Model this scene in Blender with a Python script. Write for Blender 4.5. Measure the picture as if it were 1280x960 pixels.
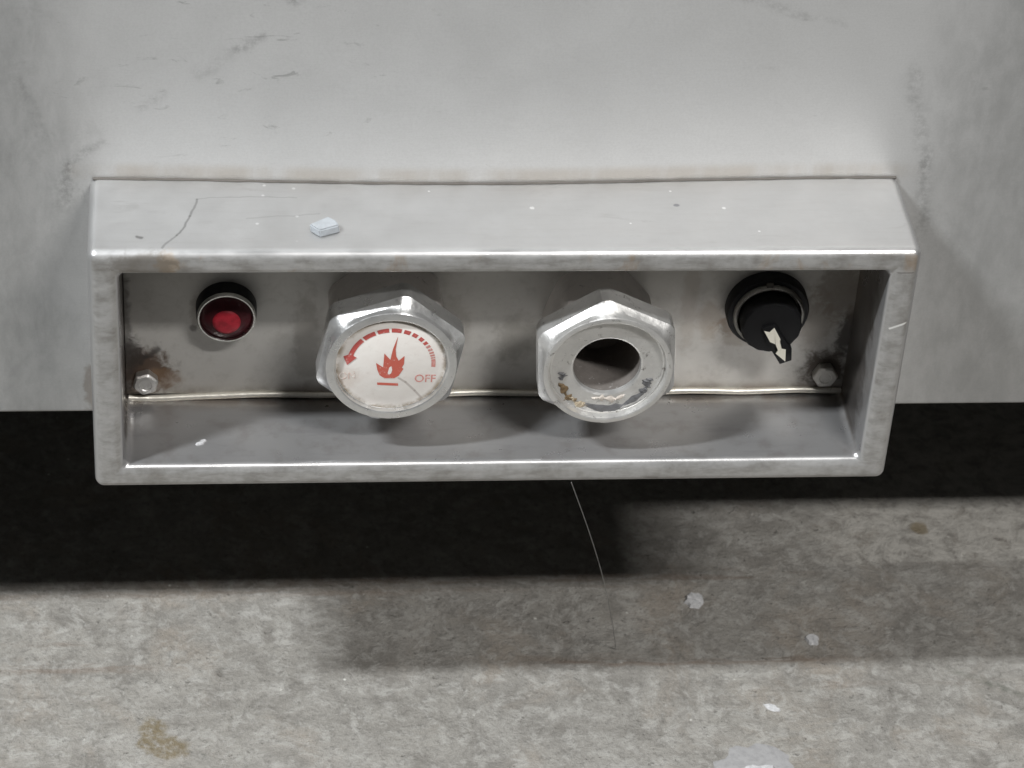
import bpy, bmesh, math, random
from mathutils import Vector, Matrix
random.seed(7)
for o in list(bpy.data.objects):
    bpy.data.objects.remove(o, do_unlink=True)
scene = bpy.context.scene
COL = scene.collection

# ------------------------------------------------------------------ camera
Z0 = 0.185                      # height of the control box's underside above the floor (metres)
F_PX, CAM = 3653.4, (-0.14458, -1.19461, 0.93696 + Z0)
PITCH, YAW, ROLL = 0.653320, 0.131345, 0.072034
cd = bpy.data.cameras.new('camera')
cam = bpy.data.objects.new('camera', cd); COL.objects.link(cam)
cd.sensor_width = 36.0; cd.lens = F_PX / 1280 * 36.0
cd.clip_start = 0.05; cd.clip_end = 100
fw = Vector((math.sin(YAW) * math.cos(PITCH), math.cos(YAW) * math.cos(PITCH), -math.sin(PITCH)))
rt = Vector((math.cos(YAW), -math.sin(YAW), 0)); up = rt.cross(fw)
r2 = math.cos(ROLL) * rt + math.sin(ROLL) * up
u2 = -math.sin(ROLL) * rt + math.cos(ROLL) * up
m = Matrix(((r2.x, u2.x, -fw.x), (r2.y, u2.y, -fw.y), (r2.z, u2.z, -fw.z))).to_4x4()
m.translation = CAM
cam.matrix_world = m
cd.dof.use_dof = True; cd.dof.focus_distance = 1.43; cd.dof.aperture_fstop = 22.0
scene.camera = cam

# ------------------------------------------------------------------ world and lamps
world = bpy.data.worlds.new('World'); scene.world = world; world.use_nodes = True
bg = world.node_tree.nodes['Background']
bg.inputs[0].default_value = (0.95, 0.98, 1.0, 1); bg.inputs[1].default_value = 0.02

def tube_lamp(name, loc, power, sx, sy, col):
    ld = bpy.data.lights.new(name, 'AREA'); ld.shape = 'RECTANGLE'
    ld.size = sx; ld.size_y = sy; ld.energy = power; ld.color = col
    lo = bpy.data.objects.new(name, ld); COL.objects.link(lo); lo.location = loc
    return lo
tube_lamp('ceiling_tube_lamp', (1.06, -1.77, 2.40 + Z0), 92, 0.95, 0.18, (1.0, 0.985, 0.965))
tube_lamp('ceiling_tube_lamp', (-1.73, -0.84, 2.40 + Z0), 128, 0.5, 0.12, (0.94, 0.975, 1.0))

scene.view_settings.view_transform = 'Standard'; scene.view_settings.look = 'None'
scene.view_settings.gamma = 1.0; scene.view_settings.exposure = 0.0
scene.view_settings.use_curve_mapping = False
scene.cycles.use_denoising = True
scene.cycles.max_bounces = 6; scene.cycles.glossy_bounces = 5
scene.cycles.blur_glossy = 0.4

# ------------------------------------------------------------------ node helper
class NT:
    def __init__(s, name):
        s.m = bpy.data.materials.new(name); s.m.use_nodes = True
        s.t = s.m.node_tree; s.n = s.t.nodes; s.b = s.n['Principled BSDF']
        s.cache = {}; s.warp = (.011, 0, .011)
        s.pos = s.n.new('ShaderNodeNewGeometry').outputs['Position']
    def node(s, t, **kw):
        n = s.n.new(t)
        for k, v in kw.items(): setattr(n, k, v)
        return n
    def put(s, sock, v):
        if isinstance(v, bpy.types.NodeSocket): s.t.links.new(v, sock)
        elif v is not None:
            if sock.type == 'RGBA' and len(v) == 3: v = (*v, 1)
            sock.default_value = v
    def math(s, op, a, b=None, c=None, clamp=False):
        n = s.node('ShaderNodeMath', operation=op, use_clamp=clamp)
        for i, v in enumerate((a, b, c)):
            if v is not None: s.put(n.inputs[i], v)
        return n.outputs[0]
    def vmath(s, op, a, b=None, out=0):
        n = s.node('ShaderNodeVectorMath', operation=op)
        s.put(n.inputs[0], a)
        if b is not None: s.put(n.inputs[1], b)
        return n.outputs[out]
    def scaled(s, v, rot=None, vec=None):
        n = s.node('ShaderNodeMapping'); s.put(n.inputs[0], vec or s.pos)
        n.inputs['Scale'].default_value = v
        if rot: n.inputs['Rotation'].default_value = rot
        return n.outputs[0]
    def noise(s, scale, detail=4, rough=.55, dist=0., vec=None):
        key = (scale, detail, rough, dist, vec)
        if key in s.cache: return s.cache[key]
        n = s.node('ShaderNodeTexNoise'); s.put(n.inputs['Vector'], vec or s.pos)
        s.cache[key] = n.outputs[0]
        n.inputs['Scale'].default_value = scale; n.inputs['Detail'].default_value = min(detail, 5)
        n.inputs['Roughness'].default_value = rough; n.inputs['Distortion'].default_value = dist
        return n.outputs[0]
    def step(s, v, a, b, lo=0., hi=1.):
        n = s.node('ShaderNodeMapRange', interpolation_type='SMOOTHSTEP')
        s.put(n.inputs[0], v)
        # smoothstep needs a rising range
        if a > b: a, b, lo, hi = b, a, hi, lo
        n.inputs[1].default_value = a; n.inputs[2].default_value = b
        n.inputs[3].default_value = lo; n.inputs[4].default_value = hi
        return n.outputs[0]
    def mix(s, f, a, b):
        n = s.node('ShaderNodeMix', data_type='RGBA')
        s.put(n.inputs[0], f); s.put(n.inputs[6], a); s.put(n.inputs[7], b)
        return n.outputs[2]
    def mul(s, *a):
        r = a[0]
        for x in a[1:]: r = s.math('MULTIPLY', r, x)
        return r
    def blob(s, c, r, k=1.2, nscale=120, soft=.6, detail=3):
        """stain of its own shape round a point: radii r, ragged by noise"""
        d = s.vmath('SUBTRACT', s.pos, c)
        d = s.vmath('MULTIPLY', d, tuple(1 / q for q in r))
        l = s.vmath('LENGTH', d, out=1)
        n = s.noise(150 if nscale < 400 else 700, detail, .65, .4)
        l = s.math('ADD', l, s.mul(s.math('SUBTRACT', n, .5), k * 2))
        return s.step(l, 1.0 + soft * .5, 1.0 - soft * .5)
    def seg(s, a, b, w, soft=1.0, warp=True):
        """scratch from a to b, half-width w"""
        a = Vector(a); b = Vector(b); ab = b - a
        if not hasattr(s, 'wpos'):
            w1 = s.node('ShaderNodeTexNoise'); w1.inputs['Scale'].default_value = 55; w1.inputs['Detail'].default_value = 4
            s.put(w1.inputs['Vector'], s.pos)
            s.wpos = s.vmath('ADD', s.pos, s.vmath('MULTIPLY', s.vmath('SUBTRACT', w1.outputs[1], (.5, .5, .5)), s.warp))
        pa = s.vmath('SUBTRACT', s.wpos if warp else s.pos, tuple(a))
        t = s.math('DIVIDE', s.vmath('DOT_PRODUCT', pa, tuple(ab), out=1), ab.length_squared, clamp=True)
        sc = s.node('ShaderNodeVectorMath', operation='SCALE')
        sc.inputs[0].default_value = ab; s.put(sc.inputs[3], t)
        d = s.vmath('LENGTH', s.vmath('SUBTRACT', pa, sc.outputs[0]), out=1)
        return s.step(d, w * (1 + soft * .5), w * (1 - soft * .5))
    def bump(s, h, dist, strength=1.0, normal=None):
        n = s.node('ShaderNodeBump'); s.put(n.inputs['Height'], h)
        n.inputs['Distance'].default_value = dist; n.inputs['Strength'].default_value = strength
        if normal: s.put(n.inputs['Normal'], normal)
        return n.outputs[0]
    def out(s, color=None, rough=None, metal=None, normal=None, **kw):
        s.put(s.b.inputs['Base Color'], color); s.put(s.b.inputs['Roughness'], rough)
        s.put(s.b.inputs['Metallic'], metal)
        if normal: s.put(s.b.inputs['Normal'], normal)
        for k, v in kw.items(): s.put(s.b.inputs[k], v)
        return s.m

FK = (0.93696 + Z0) / (0.93696 + 0.135)
def FL(x, y, z=0.0): return (CAM[0] + (x - CAM[0]) * FK, CAM[1] + (y - CAM[1]) * FK, z)   # floor survey coordinates to world
def W(x, y, z): return (x, y, z + Z0)     # box coordinates (z from the box's underside) to world

# ------------------------------------------------------------------ materials
def mat_panel():
    s = NT('brushed_panel_steel')
    col = (.595, .595, .59)
    big = s.noise(9, 4, .6)
    c = s.mix(s.mul(s.step(big, .35, .75), .35), col, (.51, .51, .505))
    # brushed grain across
    br = s.noise(60, 6, .7, vec=s.scaled((1.5, 1, 40)))
    c = s.mix(s.mul(s.step(br, .35, .7), .14), c, (.42, .41, .40))
    fine = s.noise(900, 3, .7)
    c = s.mix(s.mul(s.step(fine, .35, .7), .20), c, (.40, .395, .39))
    dark = (.22, .22, .215)
    # flanks left and right of the box: streaky grime over painted shade
    sx = s.node('ShaderNodeSeparateXYZ'); s.put(sx.inputs[0], s.pos)
    wob = s.mul(s.math('SUBTRACT', s.noise(14, 5, .6, .6), .5), .10)
    xx = s.math('ADD', sx.outputs[0], wob)
    vert = s.noise(48, 6, .7, .2, vec=s.scaled((1.5, 1, .7), rot=(0, .25, 0)))
    gl = s.mul(s.step(xx, -.185, -.235), s.step(vert, .30, .72))
    gr = s.mul(s.step(xx, .195, .235), s.step(vert, .28, .70))
    c = s.mix(s.mul(gl, .46), c, dark)
    c = s.mix(s.mul(gr, .36), c, dark)
    c = s.mix(s.mul(s.step(sx.outputs[0], .195, .26), .34), c, dark)  # smooth shade painted beyond the reach of the box top's bounced light
    c = s.mix(s.mul(s.step(sx.outputs[0], -.19, -.25), .42), c, dark)
    # diagonal rub marks up and left of the box
    rub = s.noise(55, 6, .7, .8, vec=s.scaled((.8, 1, 2.4), rot=(0, math.radians(42), 0)))
    area = s.blob(W(-.135, 0, .215), (.10, .05, .06), .35, 18, .9)
    c = s.mix(s.mul(s.step(rub, .60, .72), area, .55), c, dark)
    rubm = s.noise(38, 6, .72, .9, vec=s.scaled((1, 1, 1.8), rot=(0, math.radians(-30), 0)))
    c = s.mix(s.mul(s.step(rubm, .66, .76), .30), c, dark)
    # single scuffs
    for a, b, w, k in (((-.104, 0, .2425), (-.094, 0, .246), .0016, .75), ((-.128, 0, .215), (-.117, 0, .2235), .0016, .5),
                       ((-.148, 0, .203), (-.130, 0, .214), .0018, .30), ((-.026, 0, .2075), (-.0225, 0, .2035), .0009, .55),
                       ((-.175, 0, .182), (-.162, 0, .192), .0015, .3), ((.105, 0, .246), (.142, 0, .235), .0014, .35),
                       ((.142, 0, .235), (.162, 0, .231), .0010, .25), ((.06, 0, .236), (.045, 0, .205), .0006, .25),
                       ((.03, 0, .201), (.13, 0, .207), .0005, .25), ((-.2105, 0, .150), (-.2125, 0, .128), .0026, .6),
                       ((-.2105, 0, .150), (-.195, 0, .163), .0014, .5), ((-.232, 0, .20), (-.2185, 0, .165), .0018, .35),
                       ((.199, 0, .205), (.2125, 0, .15), .0022, .4), ((.2125, 0, .15), (.2165, 0, .11), .0024, .5)):
        mk = s.mul(s.seg(W(*a), W(*b), w * 1.5, 2.0), s.step(s.noise(210, 4, .75), .36, .68), k * .7)
        c = s.mix(mk, c, (.12, .118, .115))
    # brown residue wiped along the seam above the box
    seam = s.mul(s.step(s.math('ABSOLUTE', s.math('SUBTRACT', sx.outputs[2], .147 + Z0)), .007, .001),
                 s.step(s.math('ABSOLUTE', sx.outputs[0]), .215, .195), s.step(s.noise(40, 5, .6, vec=s.scaled((1, 1, .2))), .3, .62))
    c = s.mix(s.mul(seam, .42), c, (.36, .30, .23))
    # rust by the lower left corner
    c = s.mix(s.mul(s.blob(W(-.203, 0, .014), (.004, .02, .013), .9, 180), .5), c, (.20, .15, .11))
    rough = s.step(s.noise(30, 5, .6), .2, .8, .40, .56)
    rough = s.math('ADD', rough, s.mul(gl, .1))
    nb = s.bump(s.noise(5, 3, .5), .004, .35)
    nb = s.bump(br, .00012, .5, nb)
    return s.out(c, rough, .42, nb)

def mat_frame():
    s = NT('worn_frame_steel'); s.warp = (.006, .006, 0)
    sx = s.node('ShaderNodeSeparateXYZ'); s.put(sx.inputs[0], s.pos)
    nm = s.node('ShaderNodeNewGeometry').outputs['Normal']
    sn = s.node('ShaderNodeSeparateXYZ'); s.put(sn.inputs[0], nm)
    front = s.step(s.math('ABSOLUTE', sn.outputs[1]), .75, .95)
    topf = s.mul(s.step(sn.outputs[2], .8, .95), s.step(sx.outputs[2], .12 + Z0, .135 + Z0))
    c = (.53, .528, .525)
    br = s.noise(70, 6, .7, vec=s.scaled((1.2, 1.2, 1.2)))
    c = s.mix(s.mul(s.step(br, .3, .7), .22), c, (.46, .455, .45))
    # heat tint and grinding marks on the front faces
    g1 = s.noise(75, 7, .62, 0)
    g2 = s.noise(230, 5, .75, 0)
    grime = s.math('MAXIMUM', s.mul(s.step(g1, .40, .76), .72), s.mul(s.step(g2, .45, .80), .35))
    c = s.mix(s.mul(front, grime), c, (.21, .195, .175))
    ax = s.math('ABSOLUTE', sx.outputs[0])
    upr = s.step(ax, .183, .187)                      # uprights are ground across, rails along
    lin = s.math('ADD', s.mul(upr, s.noise(150, 3, .7, vec=s.scaled((.5, 1, 1.5)))), s.mul(s.math('SUBTRACT', 1.0, upr), s.noise(150, 3, .7, vec=s.scaled((.4, 1, 1.8)))))
    c = s.mix(s.mul(front, s.step(lin, .46, .72), .45), c, (.20, .185, .165))
    c = s.mix(s.mul(front, s.step(lin, .46, .30), .28), c, (.72, .71, .69))
    c = s.mix(s.mul(front, .18), c, (.34, .325, .30))
    tp = s.step(sx.outputs[2], .128 + Z0, .133 + Z0)
    c = s.mix(s.mul(front, tp, s.step(s.noise(48, 5, .65, .5, vec=s.scaled((1, 1, .5))), .56, .70), .55), c, (.36, .25, .15))
    c = s.mix(s.mul(s.blob(W(-.162, -.064, .136), (.005, .01, .006), .9, 200), .55), c, (.44, .32, .20))
    c = s.mix(s.mul(s.blob(W(-.174, -.064, .136), (.016, .01, .006), .7, 160), .6), c, (.16, .14, .115))
    # top: specks, faint scuffs
    sp = s.node('ShaderNodeTexVoronoi'); s.put(sp.inputs['Vector'], s.pos); sp.inputs['Scale'].default_value = 95
    spm = s.mul(s.step(sp.outputs['Distance'], .11, .05), s.step(s.noise(13, 2), .58, .66))
    c = s.mix(s.mul(topf, spm, .5), c, (.92, .92, .92))
    tb = s.noise(40, 6, .7, vec=s.scaled((1, 8, 1)))
    c = s.mix(s.mul(topf, s.step(tb, .45, .75), .22), c, (.42, .41, .40))
    c = s.mix(s.mul(topf, s.step(s.noise(34, 5, .7, 1.0, vec=s.scaled((.6, 2, 1))), .60, .74), .28), c, (.34, .33, .32))
    H = .143
    for a, b, w, k in (((-.1485, -.018, H), (-.1515, -.033, H), .0006, .5), ((-.1515, -.033, H), (-.158, -.049, H), .0006, .55),
                       ((-.158, -.049, H), (-.165, -.060, H), .0006, .45), ((-.1485, -.018, H), (-.10, -.017, H), .0004, .25),
                       ((-.1765, -.050, H), (-.1745, -.051, H), .0009, .7), ((-.125, -.035, H), (-.09, -.031, H), .0005, .2)):
        c = s.mix(s.mul(s.seg(W(*a), W(*b), w, 1.2), k), c, (.16, .155, .15))
    for q, r in (((.0133, -.0266, H), .0014), ((.1076, -.027, H), .0011), ((.083, -.0122, H), .0008), ((-.036, -.012, H), .0008), ((.06, -.04, H), .0007), ((.122, -.047, H), .0008)):
        c = s.mix(s.mul(s.blob(W(*q), (r * .8, r * .8, r), .7, 700, .8), .8), c, (.85, .85, .85))
    c = s.mix(s.mul(s.blob(W(.0845, -.0245, H), (.0016, .0012, .002), .3, 500), .7), c, (.2, .2, .22))
    # bright scratch on the right hand upright
    sc = s.seg(W(.1895, -.064, .0965), W(.199, -.064, .1005), .0006, 1.0, False)
    c = s.mix(sc, c, (.95, .95, .93))
    c = s.mix(s.mul(s.seg(W(.1870, -.064, .1300), W(.1990, -.064, .1300), .0004, 1.2, False), .55), c, (.13, .12, .11))
    # tray and inner walls: colour darkened to deepen the recess shade, with mottling
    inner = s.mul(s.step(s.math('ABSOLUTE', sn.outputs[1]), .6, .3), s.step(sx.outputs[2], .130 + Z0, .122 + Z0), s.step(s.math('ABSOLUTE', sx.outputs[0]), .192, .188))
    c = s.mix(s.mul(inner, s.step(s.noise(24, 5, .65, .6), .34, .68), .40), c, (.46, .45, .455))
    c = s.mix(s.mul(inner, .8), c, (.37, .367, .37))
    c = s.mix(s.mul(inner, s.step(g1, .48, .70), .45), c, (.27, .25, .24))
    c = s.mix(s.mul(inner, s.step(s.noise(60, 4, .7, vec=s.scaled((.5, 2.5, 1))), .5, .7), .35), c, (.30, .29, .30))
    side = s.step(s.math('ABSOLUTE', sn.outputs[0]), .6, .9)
    c = s.mix(s.mul(inner, side, s.step(s.math('ADD', sx.outputs[1], s.mul(s.math('SUBTRACT', g1, .5), .03)), -.056, -.038), .85), c, (.10, .088, .08))  # recess shade painted as dark brown towards the back of the side walls
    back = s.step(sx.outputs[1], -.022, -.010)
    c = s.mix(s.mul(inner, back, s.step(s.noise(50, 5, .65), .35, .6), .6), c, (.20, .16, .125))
    rough = s.step(s.noise(40, 5, .6), .25, .75, .28, .42)
    rough = s.math('ADD', rough, s.mul(front, .10))
    rough = s.math('ADD', rough, s.mul(topf, .14))
    rough = s.math('SUBTRACT', rough, s.mul(inner, .03))
    nb = s.bump(s.noise(16, 3, .5), .0022, .35)
    nb = s.bump(s.mul(s.noise(240, 4, .6), s.math('SUBTRACT', 1.0, inner)), .0002, .3, nb)
    return s.out(c, rough, s.math('SUBTRACT', s.math('ADD', .70, s.mul(topf, .14)), s.math('ADD', s.mul(front, .15), s.mul(inner, .02))), nb)

def mat_plate():
    s = NT('stained_plate_steel')
    c = (.56, .545, .515)
    c = s.mix(s.mul(s.step(s.noise(22, 6, .65, .5), .38, .72), .4), c, (.46, .445, .415))
    c = s.mix(s.mul(s.step(s.noise(170, 5, .7), .46, .74), .22), c, (.27, .25, .22))
    brown = (.10, .062, .04); soot = (.055, .047, .042)
    for q, r, k, col in (((-.176, -.0084, .032), (.013, .02, .013), .95, brown), ((-.1825, -.0084, .042), (.006, .02, .010), .85, soot),
                         ((-.166, -.0084, .026), (.008, .02, .006), .55, (.24, .15, .085)),
                         ((-.1855, -.0084, .05), (.0035, .02, .05), .6, soot),
                         ((.184, -.0084, .052), (.0055, .02, .014), .85, soot), ((.178, -.0084, .078), (.013, .02, .018), .55, (.20, .16, .125)),
                         ((.167, -.0084, .060), (.010, .02, .016), .4, (.24, .19, .15)),
                         ((.1745, -.0084, .029), (.012, .02, .0115), .9, (.075, .058, .045)), ((.125, -.0084, .057), (.010, .02, .005), .55, (.22, .145, .09)),
                         ((.112, -.0084, .062), (.006, .02, .012), .35, (.27, .19, .12)), ((.128, -.0084, .049), (.010, .02, .004), .35, (.25, .19, .13)),
                         ((-.149, -.0084, .069), (.003, .02, .010), .5, (.20, .17, .14)), ((-.151, -.0084, .058), (.002, .02, .002), .6, soot),
                         ((.10, -.0084, .075), (.004, .02, .03), .22, (.27, .19, .13)),
                         ((-.02, -.0084, .055), (.008, .02, .02), .3, (.22, .19, .16)), ((.012, -.0084, .05), (.010, .02, .014), .35, (.2, .18, .15)),
                         ((-.094, -.0084, .05), (.006, .02, .03), .35, (.22, .19, .16))):
        c = s.mix(s.mul(s.blob(W(*q), r, .9, 150, .8), k), c, col)
    # curl of soot above the left bolt
    for a, b, w in (((-.1785, -.0084, .037), (-.1755, -.0084, .042), .0012), ((-.1755, -.0084, .042), (-.1685, -.0084, .046), .0014)):
        c = s.mix(s.mul(s.seg(W(*a), W(*b), w, 1.6), .75), c, soot)
    # dirt line along the foot of the plate
    sx = s.node('ShaderNodeSeparateXYZ'); s.put(sx.inputs[0], s.pos)
    c = s.mix(s.mul(s.step(sx.outputs[2], .0235 + Z0, .0165 + Z0), s.step(s.noise(60, 5, .6), .3, .6), .7), c, (.17, .13, .10))
    nb = s.bump(s.noise(14, 3, .5), .002, .3)
    nb = s.bump(s.noise(300, 4, .6), .0002, .3, nb)
    return s.out(c, s.step(s.noise(40, 4), .2, .8, .5, .65), .45, nb)

def mat_cast(name, base, dirt=.5, rough=(.26, .42), metal=.92, seed=0.):
    s = NT(name)
    v = s.vmath('ADD', s.pos, (seed, seed * .7, 0))
    c = s.mix(s.mul(s.step(s.noise(60, 6, .7, vec=v), .4, .7), .35), base, tuple(q * .62 for q in base))
    c = s.mix(s.mul(s.step(s.noise(190, 6, .75, .6, vec=v), .58, .72), dirt), c, (.16, .145, .13))
    c = s.mix(s.mul(s.step(s.noise(330, 3, .7, vec=v), .62, .74), dirt * .6), c, (.85, .84, .82))
    nb = s.bump(s.noise(420, 5, .65, vec=v), .0005, .45)
    nb = s.bump(s.noise(45, 3, .5, vec=v), .0012, .4, nb)
    return s.out(c, s.step(s.noise(110, 5, .6, vec=v), .3, .7, *rough), metal, nb)

def mat_simple(name, col, rough=.5, metal=0., bumpd=.0002, var=.25, nscale=260, **kw):
    s = NT(name)
    c = s.mix(s.mul(s.step(s.noise(nscale, 5, .65), .4, .7), var), col, tuple(q * .5 for q in col))
    nb = s.bump(s.noise(nscale * 1.6, 4, .6), bumpd, .4)
    return s.out(c, rough, metal, nb, **kw)

def mat_print(name, col, under, wear=.35, lo=.52, hi=.7):
    s = NT(name)
    n = s.noise(650, 5, .7)
    c = s.mix(s.math('ADD', s.mul(s.step(n, lo, hi), 1 - wear), wear), col, under)
    return s.out(c, .45, 0)

def mat_concrete():
    s = NT('stained_concrete')
    mp = s.node('ShaderNodeMapping'); s.put(mp.inputs[0], s.pos)
    mp.inputs['Scale'].default_value = (1 / FK, 1 / FK, 1)
    mp.inputs['Location'].default_value = (CAM[0] - CAM[0] / FK, CAM[1] - CAM[1] / FK, 0)
    s.pos = mp.outputs[0]
    sx = s.node('ShaderNodeSeparateXYZ'); s.put(sx.inputs[0], s.pos)
    warp = s.node('ShaderNodeTexNoise'); warp.inputs['Scale'].default_value = 22; warp.inputs['Detail'].default_value = 3
    s.put(warp.inputs['Vector'], s.pos)
    wv = s.vmath('ADD', s.pos, s.vmath('MULTIPLY', s.vmath('SUBTRACT', warp.outputs[1], (.5, .5, .5)), (.035, .012, 0)))
    c = (.305, .290, .262)
    c = s.mix(s.mul(s.step(s.noise(7, 5, .6, .4), .35, .68), .5), c, (.225, .215, .198))
    c = s.mix(s.mul(s.step(s.noise(52, 5, .68, .4, vec=wv), .40, .66), .7), c, (.18, .168, .15))
    c = s.mix(s.mul(s.step(s.noise(15, 4, .65, .6, vec=wv), .48, .70), .55), c, (.33, .282, .23))
    c = s.mix(s.mul(s.step(s.noise(19, 4, .65, .6, vec=s.vmath('ADD', s.pos, (3.1, 5.2, 0))), .50, .70), .5), c, (.40, .385, .355))
    c = s.mix(s.mul(s.step(s.noise(95, 6, .74, .3, vec=wv), .46, .66), .7), c, (.43, .418, .39))
    c = s.mix(s.mul(s.step(s.noise(240, 6, .82, .2), .48, .66), .6), c, (.135, .127, .115))
    c = s.mix(s.mul(s.step(s.noise(520, 4, .8), .54, .70), .55), c, (.42, .405, .38))
    pit = s.step(s.noise(190, 3, .6, .2, vec=s.vmath('ADD', s.pos, (7.3, 2.1, 0))), .66, .72)
    c = s.mix(s.mul(pit, .4), c, (.12, .11, .095))
    # dragged streaks along the cabinet
    st = s.noise(30, 6, .7, .5, vec=s.scaled((.28, 3.0, 1)))
    c = s.mix(s.mul(s.step(st, .56, .70), .32), c, (.16, .147, .13))
    # paler mottled strip of floor under the cabinet, towards the right
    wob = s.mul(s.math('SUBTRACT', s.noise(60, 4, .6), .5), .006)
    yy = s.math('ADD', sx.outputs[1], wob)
    pale_strip = s.mul(s.step(yy, .022, .028), s.step(s.math('ADD', sx.outputs[0], s.mul(wob, 6)), .17, .23))
    c = s.mix(s.mul(pale_strip, s.step(s.noise(95, 6, .74, .3, vec=wv), .3, .62), .8), c, (.50, .48, .44))
    c = s.mix(s.mul(pale_strip, s.step(s.noise(130, 5, .7, 1.0), .6, .72), .5), c, (.11, .10, .075))
    # rusty drag lines
    rn = s.step(s.noise(70, 6, .7, .8, vec=s.scaled((.35, 2.2, 1))), .40, .62)
    for y0, hw, x0, x1, k in ((.0165, .0045, -.10, .19, .55), (.008, .004, -.28, .10, .35), (-.0525, .004, .02, .20, .60), (-.050, .005, -.30, -.16, .45),
                              (-.0475, .0035, -.02, .12, .25), (.0235, .003, .0, .16, .3), (-.072, .003, .18, .29, .2), (-.0305, .003, -.26, -.17, .35)):
        mk = s.mul(s.step(s.math('ABSOLUTE', s.math('SUBTRACT', yy, y0)), hw, hw * .3),
                   s.step(sx.outputs[0], x0 - .02, x0 + .03), s.step(sx.outputs[0], x1 + .02, x1 - .03), rn, k)
        c = s.mix(mk, c, (.17, .12, .085))
    # ochre spill
    oc = s.math('MAXIMUM', s.blob((-.1735, -.0965, 0), (.007, .009, .02), .55, 150, .5), s.blob((-.166, -.110, 0), (.011, .008, .02), .6, 160, .5))
    oc = s.math('MAXIMUM', oc, s.blob((-.1765, -.106, 0), (.005, .005, .02), .6, 160, .5))
    c = s.mix(s.mul(oc, s.step(s.noise(300, 4, .7), .25, .6), .8), c, (.16, .12, .055))
    c = s.mix(s.mul(s.blob((.262, .055, 0), (.005, .006, .02), .6, 150), .6), c, (.17, .12, .04))
    # green-grey scrape to the right, faint white scrapes
    c = s.mix(s.mul(s.seg((.255, -.062, 0), (.29, -.083, 0), .0022, 1.4), s.step(s.noise(200, 4), .3, .6), .55), c, (.09, .10, .075))
    for a, b, k in (((.0, -.12, 0), (.03, -.13, 0), .3), ((.03, -.135, 0), (.09, -.130, 0), .3), ((-.25, -.095, 0), (-.13, -.085, 0), .12)):
        c = s.mix(s.mul(s.seg(a, b, .0007, 1.4), s.step(s.noise(150, 4), .4, .6), k), c, (.55, .55, .54))
    # light specks of aggregate
    vo = s.node('ShaderNodeTexVoronoi'); s.put(vo.inputs['Vector'], s.pos); vo.inputs['Scale'].default_value = 130
    c = s.mix(s.mul(s.step(vo.outputs['Distance'], .14, .06), s.step(s.noise(37, 2), .60, .66), .85), c, (.72, .71, .66))
    h = s.math('ADD', s.noise(95, 6, .74, .3, vec=wv), s.math('SUBTRACT', s.mul(s.noise(520, 4, .8), .6), s.mul(pit, .5)))
    nb = s.bump(h, .0026, .7)
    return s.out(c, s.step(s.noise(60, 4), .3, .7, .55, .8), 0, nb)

M_PANEL = mat_panel(); M_FRAME = mat_frame(); M_PLATE = mat_plate(); M_CONC = mat_concrete()
M_BODY = mat_simple('dull_body_steel', (.16, .16, .16), .6, .5)
M_CAST = mat_cast('polished_cast_knob', (.80, .80, .795), .45, (.26, .38), .86)
M_CAST2 = mat_cast('chalky_cast_knob', (.76, .75, .73), .85, (.30, .45), .74, 3.1)
M_NECK = mat_cast('dull_valve_brass', (.74, .70, .67), .6, (.42, .58), .35, 5.)
M_BOLT = mat_cast('zinc_bolt', (.52, .51, .49), .7, (.34, .5), .85, 7.)
M_BOLTR = mat_cast('grimy_bolt', (.58, .56, .52), .6, (.4, .6), .7, 9.)
M_LIP = mat_cast('bright_lip_metal', (.80, .77, .69), .30, (.3, .45), .6, 11.)
M_CHROME = mat_cast('chrome_ring', (.72, .72, .70), .25, (.18, .3), 1., 13.)
M_DULLRING = mat_cast('dull_ring', (.42, .41, .385), .45, (.35, .5), .85, 15.)
M_BLACK = mat_simple('black_plastic', (.007, .007, .009), .45, 0, .00015, **{'Specular IOR Level': .3})
M_BLACK2 = mat_simple('matte_black_plastic', (.006, .006, .007), .55, 0, .0002, **{'Specular IOR Level': .25})
M_WHITE = mat_simple('cream_arrow_paint', (.86, .83, .72), .5, 0, .0001, .10)
M_SEAL = mat_simple('brown_sealant', (.11, .10, .088), .6, 0, .0004, .5, 90)
M_CHIP = mat_simple('frosted_glass', (.52, .55, .58), .3, 0, .0006, .25, 300, **{'Transmission Weight': .3, 'IOR': 1.45})
M_FLECK = mat_simple('white_paint_flake', (.55, .55, .555), .7, 0, .0008, .6, 500)
M_PLASTER = mat_simple('grey_mortar', (.33, .325, .325), .85, 0, .0012, .35, 200)
M_THREAD = mat_simple('thread_fibre', (.22, .215, .205), .6, 0, .00005, .1)

def mat_lens(name, col, rough):
    s = NT(name)
    c = s.mix(s.mul(s.step(s.noise(260, 4, .6), .4, .65), .6), col, tuple(q * .5 for q in col))
    return s.out(c, rough, 0, None, **{'Specular IOR Level': .3})
M_RED = mat_lens('red_lens', (.36, .016, .03), .5)
M_DKRED = mat_lens('dark_red_lens', (.055, .004, .008), .45)

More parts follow.
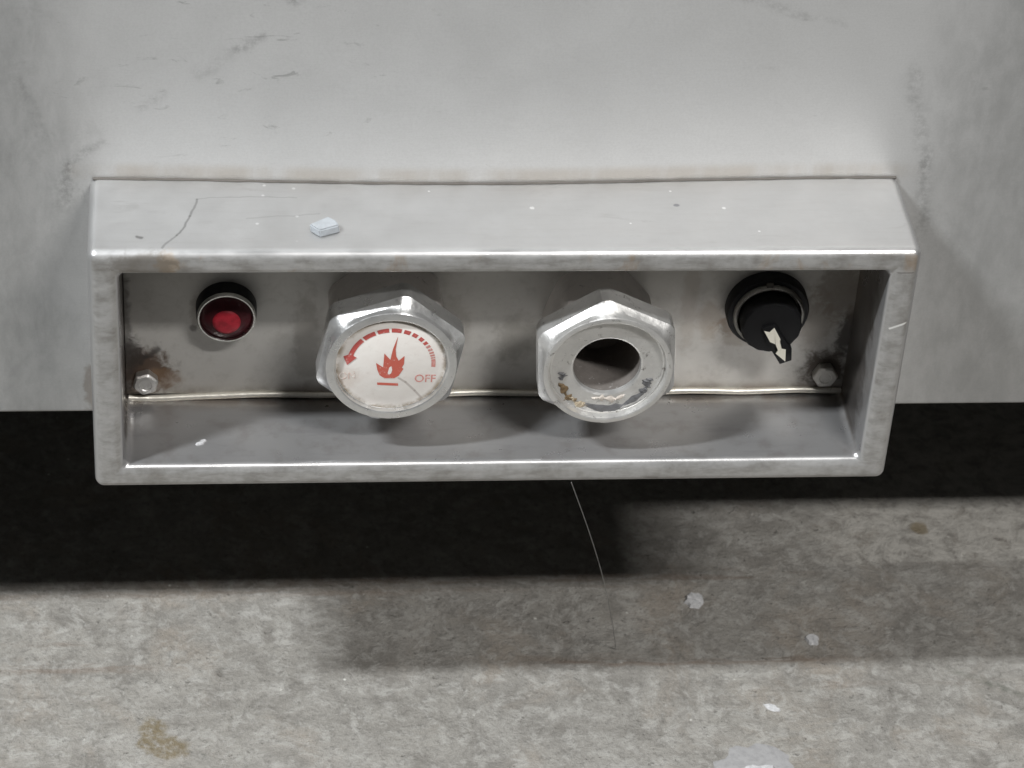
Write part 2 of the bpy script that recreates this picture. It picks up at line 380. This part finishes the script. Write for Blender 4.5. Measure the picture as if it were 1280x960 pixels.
KX, KZ, KY = -.0544, .0702, -.0555            # axis of the dial knob and its face depth
def mat_dial():
    s = NT('printed_dial_card')
    c = (.80, .765, .725)
    c = s.mix(s.mul(s.step(s.noise(90, 5, .6), .4, .7), .3), c, (.72, .64, .60))
    c = s.mix(s.mul(s.step(s.noise(420, 5, .7), .56, .72), .2), c, (.50, .44, .38))
    d = s.vmath('LENGTH', s.vmath('MULTIPLY', s.vmath('SUBTRACT', s.pos, W(KX, KY, KZ)), (1, 0, 1)), out=1)
    c = s.mix(s.mul(s.step(d, .0240, .0269), s.step(s.noise(120, 5, .7), .34, .58), .85), c, (.24, .18, .11))
    # worn brown patch where ON has rubbed away
    c = s.mix(s.mul(s.blob(W(KX - .0225, KY, KZ - .008), (.006, .02, .005), .9, 220, 1.2), .4), c, (.52, .42, .35))
    for a, b in (((4.0, -8.5), (7.4, -11.0)), ((7.4, -11.0), (12.1, -16.3)), ((12.1, -16.3), (15.6, -20.9))):
        c = s.mix(s.mul(s.seg(W(KX + a[0] / 1e3, KY, KZ + a[1] / 1e3), W(KX + b[0] / 1e3, KY, KZ + b[1] / 1e3), .00055, 1.2, False), .6), c, (.36, .31, .28))
    nb = s.bump(s.noise(160, 4, .6), .0006, .3)
    return s.out(c, .42, 0, nb)
M_DIAL = mat_dial()
UND = (.80, .765, .725)
M_INK = mat_print('red_ink', (.50, .055, .045), UND, .06, .55, .8)
M_INKF = mat_print('faded_red_ink', (.52, .14, .115), UND, .16, .52, .76)
M_INKO = mat_print('orange_red_ink', (.52, .085, .05), UND, .05, .56, .8)
M_INKW = mat_print('rubbed_ink', (.50, .27, .20), UND, .40, .42, .58)

# ------------------------------------------------------------------ mesh helpers
def link(name, me, mat, parent=None, loc=(0, 0, 0), rot=None):
    o = bpy.data.objects.new(name, me); COL.objects.link(o)
    if mat and not me.materials: me.materials.append(mat)
    o.location = loc
    if rot: o.rotation_euler = rot
    o.parent = parent
    return o
def from_bm(name, bm, sharp=35):
    me = bpy.data.meshes.new(name)
    bmesh.ops.recalc_face_normals(bm, faces=bm.faces)
    bm.to_mesh(me); bm.free()
    for p in me.polygons: p.use_smooth = True
    me.set_sharp_from_angle(angle=math.radians(sharp))
    return me
def thing(name, loc, label, cat, group=None):
    o = bpy.data.objects.new(name, None); COL.objects.link(o); o.location = loc
    o.empty_display_size = .02
    o['label'] = label; o['category'] = cat
    if group: o['group'] = group
    return o
def tag(o, label, cat, group=None):
    o['label'] = label; o['category'] = cat
    if group: o['group'] = group
    return o
def lathe(name, prof, n=64, sharp=35, rfun=None, close=True):
    """revolve (d, r) about the axis -y; rfun(theta, r, i) may vary the radius"""
    bm = bmesh.new(); rings = []
    for i, (d, r) in enumerate(prof):
        if r <= 1e-6:
            rings.append([bm.verts.new((0, -d, 0))]); continue
        ring = []
        for k in range(n):
            th = 2 * math.pi * k / n
            rr = rfun(th, r, i) if rfun else r
            ring.append(bm.verts.new((rr * math.cos(th), -d, rr * math.sin(th))))
        rings.append(ring)
    for a, b in zip(rings, rings[1:]):
        for k in range(n):
            if len(a) == 1 and len(b) == 1: continue
            if len(a) == 1: bm.faces.new((a[0], b[k], b[(k + 1) % n]))
            elif len(b) == 1: bm.faces.new((a[k], a[(k + 1) % n], b[0]))
            else: bm.faces.new((a[k], a[(k + 1) % n], b[(k + 1) % n], b[k]))
    return from_bm(name, bm, sharp)
def box_bm(x0, x1, y0, y1, z0, z1, bev=0, seg=2):
    bm = bmesh.new()
    bmesh.ops.create_cube(bm, size=1)
    for v in bm.verts:
        v.co = ((x0 + x1) / 2 + v.co.x * (x1 - x0), (y0 + y1) / 2 + v.co.y * (y1 - y0), (z0 + z1) / 2 + v.co.z * (z1 - z0))
    if bev: bmesh.ops.bevel(bm, geom=bm.edges[:], offset=bev, segments=seg, profile=.5, affect='EDGES')
    return bm
def prism(name, poly, d0, d1, bev=0):
    """poly in (x, z) metres, from depth d0 to d1 along -y"""
    bm = bmesh.new()
    a = [bm.verts.new((x, -d0, z)) for x, z in poly]; b = [bm.verts.new((x, -d1, z)) for x, z in poly]
    n = len(poly)
    bm.faces.new(a); f = bm.faces.new(b)
    for i in range(n): bm.faces.new((a[i], a[(i + 1) % n], b[(i + 1) % n], b[i]))
    if bev: bmesh.ops.bevel(bm, geom=list(f.edges), offset=bev, segments=2, profile=.5, affect='EDGES')
    bmesh.ops.triangulate(bm, faces=[q for q in bm.faces if len(q.verts) > 4])
    return from_bm(name, bm, 30)
def tube(name, pts, r, n=8):
    bm = bmesh.new(); rings = []
    for i, p in enumerate(pts):
        p = Vector(p); q = Vector(pts[min(i + 1, len(pts) - 1)]) - Vector(pts[max(i - 1, 0)])
        q.normalize(); a = q.orthogonal().normalized() if abs(q.z) > .9 else q.cross(Vector((0, 0, 1))).normalized(); b = q.cross(a)
        rr = r(i) if callable(r) else r
        rings.append([bm.verts.new(p + a * rr * math.cos(2 * math.pi * k / n) + b * rr * math.sin(2 * math.pi * k / n)) for k in range(n)])
    for x, y in zip(rings, rings[1:]):
        for k in range(n): bm.faces.new((x[k], x[(k + 1) % n], y[(k + 1) % n], y[k]))
    bm.faces.new(rings[0]); bm.faces.new(rings[-1])
    return from_bm(name, bm, 50)
def flake(name, rx, ry, h, n=11, seed=1, rag=.3):
    rnd = random.Random(seed); bm = bmesh.new()
    base = []; top = []
    for k in range(n):
        th = 2 * math.pi * k / n; q = 1 + rnd.uniform(-rag, rag)
        x, y = rx * q * math.cos(th), ry * q * math.sin(th)
        base.append(bm.verts.new((x, y, 0)))
        top.append(bm.verts.new((x * .82, y * .82, h * rnd.uniform(.6, 1.2))))
    c = bm.verts.new((0, 0, h * 1.1)); bm.faces.new(base)
    for k in range(n):
        j = (k + 1) % n
        bm.faces.new((base[k], base[j], top[j], top[k])); bm.faces.new((top[k], top[j], c))
    return from_bm(name, bm, 25)

# ------------------------------------------------------------------ floor
bm = bmesh.new()
gx = [-4 + .2 * i for i in range(41)]
vv = [[bm.verts.new((x, y, 0)) for x in gx] for y in gx]
for j in range(40):
    for i in range(40): bm.faces.new((vv[j][i], vv[j][i + 1], vv[j + 1][i + 1], vv[j + 1][i]))
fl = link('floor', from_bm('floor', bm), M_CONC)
fl.data.materials.append(mat_simple('darkened_far_concrete', (.10, .097, .09), .7, 0, .001, .35, 40))
for p in fl.data.polygons:                    # the marked concrete near the box, unseen floor farther out darkened to cut bounce light
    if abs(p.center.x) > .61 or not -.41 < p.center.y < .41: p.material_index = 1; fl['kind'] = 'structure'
fl['label'] = 'grey stained concrete floor with rusty streaks'

# ------------------------------------------------------------------ cabinet
cab = thing('steel_cabinet', (0, .35, 0), 'large stainless steel cabinet with smudged flat front, raised above the floor', 'cabinet')
def inv(p): return (p[0] - 0, p[1] - .35, p[2])
PB = -.0015                                   # lower edge of the panel, box coordinates
def bulge(x, z):
    w = math.cos(math.pi * (x + .02) / .42) ** 2 if abs(x + .02) < .21 else 0
    return -.0052 * w * math.exp(-((z - .143) / .075) ** 2)
bm = bmesh.new(); rows = []
xs = [-.62 + 1.24 * i / 124 for i in range(125)]
zs = [PB + .0018 + (.72 - PB) * (j / 90) ** 1.15 for j in range(91)]
prof = [(.013, PB)] + [(.0018 + -.0018 * math.sin(a), PB + .0018 - .0018 * math.cos(a)) for a in (0, .5, 1.0, 1.5)]
for y, z in prof: rows.append([bm.verts.new(inv((x, y, z + Z0))) for x in xs])
for z in zs[0:]: rows.append([bm.verts.new(inv((x, bulge(x, z), z + .0002 + Z0))) for x in xs])
for a, b in zip(rows, rows[1:]):
    for i in range(len(xs) - 1): bm.faces.new((a[i], a[i + 1], b[i + 1], b[i]))
link('front_panel', from_bm('front_panel', bm, 60), M_PANEL, cab)
bm = box_bm(-.615, .615, .006 - .35, .72 - .35, .012 + Z0, .70 + Z0, .002)
link('body', from_bm('body', bm), M_BODY, cab)
bm = bmesh.new()
bmesh.ops.create_cone(bm, cap_ends=True, segments=24, radius1=.026, radius2=.020, depth=.012 + Z0)
leg_me = from_bm('leg', bm)
for lx in (-.56, .56):
    for ly in (.10, .66):
        link('leg', leg_me, M_BODY, cab, inv((lx, ly, (.012 + Z0) / 2)))

# ------------------------------------------------------------------ control box
BW, BH, BD, TX, TZ = .200, .1430, .0640, .0145, .0134
cb = thing('control_box', (0, 0, Z0), 'open-fronted stainless steel control box with worn rectangular frame, fixed to cabinet front', 'control box')
bm = bmesh.new()
def ring(x, z0, z1, y): return [bm.verts.new(v) for v in ((-x, y, z0), (x, y, z0), (x, y, z1), (-x, y, z1))]
of = ring(BW, 0, BH, -BD); ob = ring(BW, 0, BH, .003)
nf = ring(BW - TX, TZ, BH - TZ, -BD); nb_ = ring(BW - TX, TZ, BH - TZ, .003)
for i in range(4):
    j = (i + 1) % 4
    bm.faces.new((of[i], of[j], nf[j], nf[i])); bm.faces.new((of[j], of[i], ob[i], ob[j]))
    bm.faces.new((nf[i], nf[j], nb_[j], nb_[i])); bm.faces.new((ob[i], ob[j], nb_[j], nb_[i]))
bmesh.ops.recalc_face_normals(bm, faces=bm.faces)
ed = [e for e in bm.edges if min(v.co.y for v in e.verts) < -.03 and not (abs(e.verts[0].co.y + BD) < 1e-6 and abs(e.verts[1].co.y + BD) < 1e-6 and (e.verts[0] in of) != (e.verts[1] in of))]
bmesh.ops.bevel(bm, geom=ed, offset=.0048, segments=8, profile=.5, affect='EDGES')
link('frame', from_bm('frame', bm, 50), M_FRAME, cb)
bm = box_bm(-.1852, .1865, -.0084, -.0066, .0165, .136, .0005)
plate = link('back_plate', from_bm('back_plate', bm), M_PLATE, cb)
# rolled lip along the foot of the plate
lp = [(-.184 + .369 * i / 60, -.0090, .0160 + .0004 * math.sin(i * .7) - (.0022 * math.exp(-((i - 2) / 3) ** 2))) for i in range(61)]
link('rolled_lip', tube('rolled_lip', lp, .0018, 12), M_LIP, plate)
# brown sealant in the seam along the top
sp = [(-.1985 + .397 * i / 80, bulge(-.1985 + .397 * i / 80, .143) - .0006 + random.uniform(-.0002, .0002), BH + .0001 + random.uniform(-.0001, .0001)) for i in range(81)]
link('sealant_bead', tube('sealant_bead', sp, lambda i: 0.0008 + .00015 * math.sin(i * 1.7) * math.sin(i * .31), 8), M_SEAL, cb)
# bolts
def hexr(th, rot): 
    a = (th - rot + math.pi / 6) % (math.pi / 3) - math.pi / 6
    return math.cos(math.pi / 6) / math.cos((abs(a) - math.pi / 6))
def hexfun(rot, hexset, rnd=.97):
    def f(th, r, i):
        k = hexset[i]
        h = min(hexr(th, rot), rnd)
        return r * (1 - k) + r * h * k
    return f
for bx, bz, mt, rot in ((-.1752, .0263, M_BOLT, .3), (.1748, .0274, M_BOLTR, .05)):
    pr = [(0, .0064), (.0036, .0068), (.0048, .0068), (.0057, .0056), (.0058, .0034), (.0054, .0030), (.0054, 0)]
    b = link('hex_bolt', lathe('hex_bolt', pr, 48, 25, hexfun(rot, (1, 1, 1, .5, .2, .2, 0))), mt, cb, (bx, -.0084, bz))
    b['label'] = 'zinc hex bolt in rust-stained corner' if bx < 0 else 'grimy dark hex bolt'

# ------------------------------------------------------------------ valve knobs
def knob_profile(face, recess, hole, ri=.0291):
    """hexagonal cap: prism, shoulder running into a round rim, recess for the dial"""
    f = face
    P = [(f - .0200, .0280), (f - .0200, .0366), (f - .0190, .0382)]; K = [.4, .9, 1]
    for t in (0, .5, 1):
        P.append((f - .0184 + .0112 * t, .0392)); K.append(1)
    # shoulder running from the hexagon into the round rim
    for t, r, k in ((.22, .0373, .96), (.42, .0356, .80), (.62, .0342, .50), (.78, .0332, .24), (.9, .0326, .08), (.97, .0321, 0), (1., .0314, 0)):
        P.append((f - .0070 + .0070 * t, r)); K.append(k)
    P += [(f, ri + .0009), (f - .0003, ri + .0003), (f - recess, ri)]; K += [0, 0, 0]
    if hole:
        P += [(f - recess + .0004, .0283), (f - recess, .0276), (f - recess, .0180), (f - recess - .0005, .0170), (f - recess - .0025, .0167)]
    else:
        P += [(f - recess, 0)]
    K += [0] * (len(P) - len(K))
    return P, K
def neck(parent, f, r, mat, rot):
    link('valve_neck', lathe('valve_neck', [(0, r), (f - .028, r), (f - .0198, r + .0012)], 96, 24, hexfun(rot, (.75, .75, .6), .96)), mat, parent)

Y_PL = -.0084
k1 = thing('burner_knob', W(KX, Y_PL, KZ), 'hexagonal silver knob with white flame dial card marked OFF', 'knob', 'hexagonal burner knobs')
FACE1 = -(KY - Y_PL) + .0023
P, K = knob_profile(FACE1, .0026, False, .0276)
link('hexagonal_cap', lathe('hexagonal_cap', P, 144, 24, hexfun(math.radians(80), K)), M_CAST, k1)
neck(k1, FACE1, .0318, M_NECK, math.radians(98))
dd = FACE1 - .0023                              # dial card face
dial = link('dial_card', lathe('dial_card', [(dd - .0008, .0272), (dd - .0001, .0272), (dd, .0270), (dd, 0)], 96), M_DIAL, k1)
def mark(name, poly, mat, lift=.00012):
    bm = bmesh.new()
    f = bm.faces.new([bm.verts.new((x / 1e3, -dd - lift, z / 1e3)) for x, z in poly])
    f.normal_update()
    if f.normal.y > 0: f.normal_flip()
    bmesh.ops.triangulate(bm, faces=[f], ngon_method='EAR_CLIP')
    me = bpy.data.meshes.new(name); bm.to_mesh(me); bm.free()
    return link(name, me, mat, dial)
def arc(r0, r1, a0, a1, n=8):
    a = [math.radians(a0 + (a1 - a0) * i / n) for i in range(n + 1)]
    return [(r0 * math.cos(t), r0 * math.sin(t)) for t in a] + [(r1 * math.cos(t), r1 * math.sin(t)) for t in reversed(a)]
for a0, a1, w0, mt in ((165, 134, 1.25, M_INK), (131, 113.5, 1.25, M_INK), (110, 94.5, 1.2, M_INK), (91, 77.5, 1.2, M_INK), (74, 65, 1.15, M_INK), (61.5, 54, 1.1, M_INK),
                       (50, 43.5, 1.1, M_INK), (40.5, 35.5, 1.1, M_INK), (33, 29, 1.1, M_INKF), (26.8, 23.2, 1.1, M_INKF), (21.2, 18, 1.1, M_INKF), (16.4, 13.6, 1.1, M_INKF), (12.2, 9.8, 1.1, M_INKF), (8.6, -4.5, 1.0, M_INKF)):
    o = mark('arc_dash', arc(20.8 - w0, 20.8 + w0, a0, a1), mt)
mark('arrow_head', [(-21.6, 0.0), (-23.5, 5.4), (-20.2, 6.6), (-17.0, 4.4)], M_INK, .0002)
mark('flame_symbol', [(2.8, 17.1), (1.9, 9.2), (2.3, 5.1), (3.6, 2.3), (6.4, 5.2), (6.3, .2), (5.3, -1.9), (6.1, -2.7), (3.9, -6.9), (1.8, -8.5), (-3.2, -8.4), (-5.5, -6.5), (-6.7, -3.2), (-7.5, 1.1), (-3.9, -1.7), (-3.5, 6.8), (-.5, 2.9), (.6, 9.5)], M_INKO)
mark('flame_heart', [(-1.6, -5.3), (-.9, -1.8), (.1, -.9), (.6, -3.2), (.1, -5.5), (-1.0, -6.2)], M_DIAL, .0002)
mark('base_bar', [(-6.6, -11.0), (3.7, -11.7), (3.8, -13.2), (-6.5, -12.5)], M_INKO)
def lettering(name, body, size, x, z, rot, mat, sx=1.0, parent=None, lift=.0001):
    cu = bpy.data.curves.new(name, 'FONT'); cu.body = body; cu.size = size; cu.align_x = 'CENTER'; cu.align_y = 'CENTER'
    cu.extrude = .00003; cu.offset = .00004; cu.resolution_u = 3
    t = bpy.data.objects.new('tmp', cu); COL.objects.link(t)
    dg = bpy.context.evaluated_depsgraph_get(); me = bpy.data.meshes.new_from_object(t.evaluated_get(dg))
    bpy.data.objects.remove(t); me.name = name
    me.transform(Matrix.Translation((x, -dd - lift, z)) @ Matrix.Rotation(-rot, 4, 'Y') @ Matrix.Rotation(math.pi / 2, 4, 'X') @ Matrix.Diagonal((sx, 1, 1, 1)))
    me.materials.clear()
    return link(name, me, mat, parent)
lettering('off_lettering', 'OFF', .0066, .0170, -.0090, math.radians(-1), M_INKF, .92, dial)
lettering('on_lettering', 'ON', .0062, -.0215, -.0068, math.radians(4), M_INKW, .85, dial)

M_BORE = mat_cast('shade_toned_bore', (.20, .18, .165), .7, (.5, .7), .3, 17.)  # the hole's shade is put into a dark bore colour
NX, NZ = .0524, .0690
k2 = thing('burner_knob', W(NX, Y_PL, NZ), 'hexagonal silver knob with dial missing, open round hole in dirty face', 'knob', 'hexagonal burner knobs')
FACE2 = .0528
P, K = knob_profile(FACE2, .0042, True)
cap2 = link('hexagonal_cap', lathe('hexagonal_cap', P, 144, 24, hexfun(math.radians(94), K)), M_CAST2, k2)
neck(k2, FACE2, .0285, M_NECK, math.radians(72))
link('bore', lathe('bore', [(FACE2 - .0064, .0168), (FACE2 - .020, .0164), (FACE2 - .040, .0160), (FACE2 - .040, 0)], 48), M_BORE, k2)
# glue residue round the bare recess
def residue(name, a0, a1, r0, r1, mat, seed):
    rnd = random.Random(seed); bm = bmesh.new(); n = 44; base = FACE2 - .0042
    g = []; wv = [rnd.uniform(.15, 1.2) for _ in range(12)]
    def rag(u): k = u * 10; q = int(k); f = k - q; f = f * f * (3 - 2 * f); return wv[q] * (1 - f) + wv[q + 1] * f
    for i in range(n + 1):
        t = math.radians(a0 + (a1 - a0) * i / n); e = max(0., math.sin(math.pi * i / n)) ** .4
        mid = (r0 + r1) / 2 + (r1 - r0) * .16 * math.sin(i * .16 + seed); hw = (r1 - r0) / 2 * e * rag(i / n) + 1e-5
        g.append([bm.verts.new((r * math.cos(t), -(base + h), r * math.sin(t))) for r, h in ((mid - hw, .0001), (mid - hw * .5, .0004 * rnd.uniform(.1, 1.4) + .0002), (mid + hw * .5, .0005 * rnd.uniform(.1, 1.4) + .0002), (mid + hw, .0001))])
    for a, b in zip(g, g[1:]):
        for k in range(3): bm.faces.new((a[k], a[k + 1], b[k + 1], b[k]))
    return link(name, from_bm(name, bm, 60), mat, cap2)
M_GLUE = mat_simple('old_glue', (.44, .37, .27), .6, 0, .0006, .5, 300)
M_GLUEP = mat_simple('pale_glue', (.62, .56, .50), .6, 0, .0006, .4, 300)
M_GLUED = mat_simple('grey_glue', (.15, .15, .155), .6, .2, .0006, .5, 300)
M_GLUEB = mat_simple('brown_glue', (.17, .115, .06), .6, 0, .0006, .5, 300)
residue('glue_residue', 203, 236, .0225, .0284, M_GLUEB, 3)
residue('glue_residue', 226, 252, .0238, .0282, M_GLUE, 4)
residue('glue_residue', 246, 322, .0236, .0280, M_GLUED, 5)
residue('glue_residue', 318, 342, .0205, .0270, M_GLUED, 6)
residue('glue_residue', 188, 200, .0205, .0250, M_GLUED, 8)
residue('glue_residue', 252, 300, .0180, .0225, M_GLUEP, 9)

# ------------------------------------------------------------------ pilot lamp
pl = thing('pilot_lamp', W(-.1344, Y_PL, .0716), 'round red pilot lamp with chrome ring and black collar', 'pilot lamp')
link('collar', lathe('collar', [(0, .0152), (.0075, .0150), (.0085, .0146), (.0085, .012)], 56), M_BLACK, pl)
link('chrome_ring', lathe('chrome_ring', [(.008, .0146), (.0098, .0146), (.0107, .0141), (.0107, .0135), (.0100, .0130), (.0085, .0129)], 56), M_CHROME, pl)
lens = link('lens_skirt', lathe('lens_skirt', [(.0085, .0129), (.0092, .0126), (.0112, .0104), (.0130, .0078), (.0134, .0070)], 48, 50), M_DKRED, pl)
link('lens', lathe('lens', [(.0132, .0071), (.0140, .0066), (.0145, .0050), (.0147, 0)], 40, 60), M_RED, lens)

# ------------------------------------------------------------------ selector switch
SX, SZ = .1395, .0706
sw = thing('selector_switch', W(SX, Y_PL, SZ), 'black rotary selector switch with cream arrow pointing down to the right', 'switch')
link('base_collar', lathe('base_collar', [(0, .0212), (.006, .0212), (.0075, .0205), (.0075, .0170)], 64), M_BLACK, sw)
rg = link('bezel_ring', lathe('bezel_ring', [(.0070, .0182), (.0102, .0180), (.0110, .0174), (.0108, .0166), (.0085, .0163)], 64), M_DULLRING, sw)
link('index_tab', prism('index_tab', [(-.0030, .0165), (.0002, .0168), (.0004, .0195), (-.0032, .0192)], .0074, .0098, .0003), M_SEAL, rg)
kn = link('turning_knob', lathe('turning_knob', [(.0075, .0150), (.0150, .0154), (.0188, .0153), (.0200, .0145), (.0203, .0125), (.0203, 0)], 64, 40,
                               lambda th, r, i: r * (1 + (.012 * math.cos(th * 16) if 0 < i < 4 else 0))), M_BLACK2, sw)
mm = lambda L: [(x / 1e3, z / 1e3) for x, z in L]
link('pointer_ridge', prism('pointer_ridge', mm([(-5.6, 1.2), (-1.9, 2.6), (1.4, 3.0), (6.0, -5.0), (11.2, -12.0), (11.9, -19.2), (6.1, -21.6), (2.2, -15.0), (-2.0, -8.0)]), .0150, .0219, .0006), M_BLACK2, sw)
link('arrow_mark', prism('arrow_mark', mm([(-4.4, -.2), (-1.6, -.9), (.6, 1.8), (4.5, -5.4), (4.4, -7.0), (5.8, -11.4), (8.0, -11.9), (8.6, -19.5), (3.0, -14.3), (4.0, -12.4), (2.4, -8.6), (-.6, -7.1)]), .0218, .02205), M_WHITE, sw)

# ------------------------------------------------------------------ loose bits
bm = bmesh.new()
top = [(-.0075, .0005, .0042), (-.0030, -.0050, .0040), (.0066, -.0012, .0040), (.0058, .0022, .0046), (.0022, .0062, .0044)]
bot = [(-.0070, .0000, 0), (-.0026, -.0056, 0), (.0074, -.0018, 0), (.0064, .0026, 0), (.0024, .0066, 0)]
a = [bm.verts.new(v) for v in top]; b = [bm.verts.new(v) for v in bot]
bm.faces.new(a); bm.faces.new(b)
for i in range(5): bm.faces.new((a[i], a[(i + 1) % 5], b[(i + 1) % 5], b[i]))
bmesh.ops.bevel(bm, geom=bm.edges[:], offset=.0006, segments=2, affect='EDGES')
tag(link('glass_chip', from_bm('glass_chip', bm, 25), M_CHIP, None, W(-.0880, -.0460, BH + .00005), (0, 0, .06)), 'small pale glassy chip lying on top of the control box', 'chip')
tag(link('metal_crumb', flake('metal_crumb', .0028, .0013, .0010, 9, 5), M_FLECK, None, W(-.1472, -.0449, TZ + .00005), (0, 0, .5)), 'tiny pale crumb lying in the control box tray', 'crumb')
for i, (x, y, rx, ry, h, lab) in enumerate(((.1229, -.0045, .0058, .0062, .0022, 'white paint flake on floor, largest and nearest to the control box'),
                                            (.1834, -.0373, .0045, .0040, .0016, 'small white paint flake on the dark floor strip at right'),
                                            (.1528, -.0896, .0048, .0022, .0008, 'thin white paint flake on light floor just behind the mortar patch'))):
    tag(link('paint_flake', flake('paint_flake', rx, ry, h, 16, 20 + i, .16), M_FLECK, None, FL(x, y, .0001), (0, 0, .6 + i)), lab, 'paint flake', 'white flakes on the floor')
patch = thing('mortar_patch', FL(.1375, -.1330), 'flat pale grey mortar patch stuck to the floor at the bottom edge', 'patch')
link('skim', flake('skim', .0215, .0165, .0005, 26, 41, .16), M_PLASTER, patch, (0, 0, .0001))
link('lump', flake('lump', .0120, .0065, .0022, 16, 43, .25), M_FLECK, patch, (.001, -.006, .0006))
th0 = Vector(W(.0386, -.0640, .0008)); th1 = Vector(FL(.0747, -.0422, .0006)); tp = []
for i in range(25):
    t = i / 24; q = th0.lerp(th1, t); q += Vector((.004, .001, -.003)) * math.sin(math.pi * t); q.z = max(q.z, .0004); tp.append(q)
tag(link('spider_thread', tube('spider_thread', tp, .00024, 5), M_THREAD), 'thin pale thread hanging from the box edge down to the floor', 'thread')
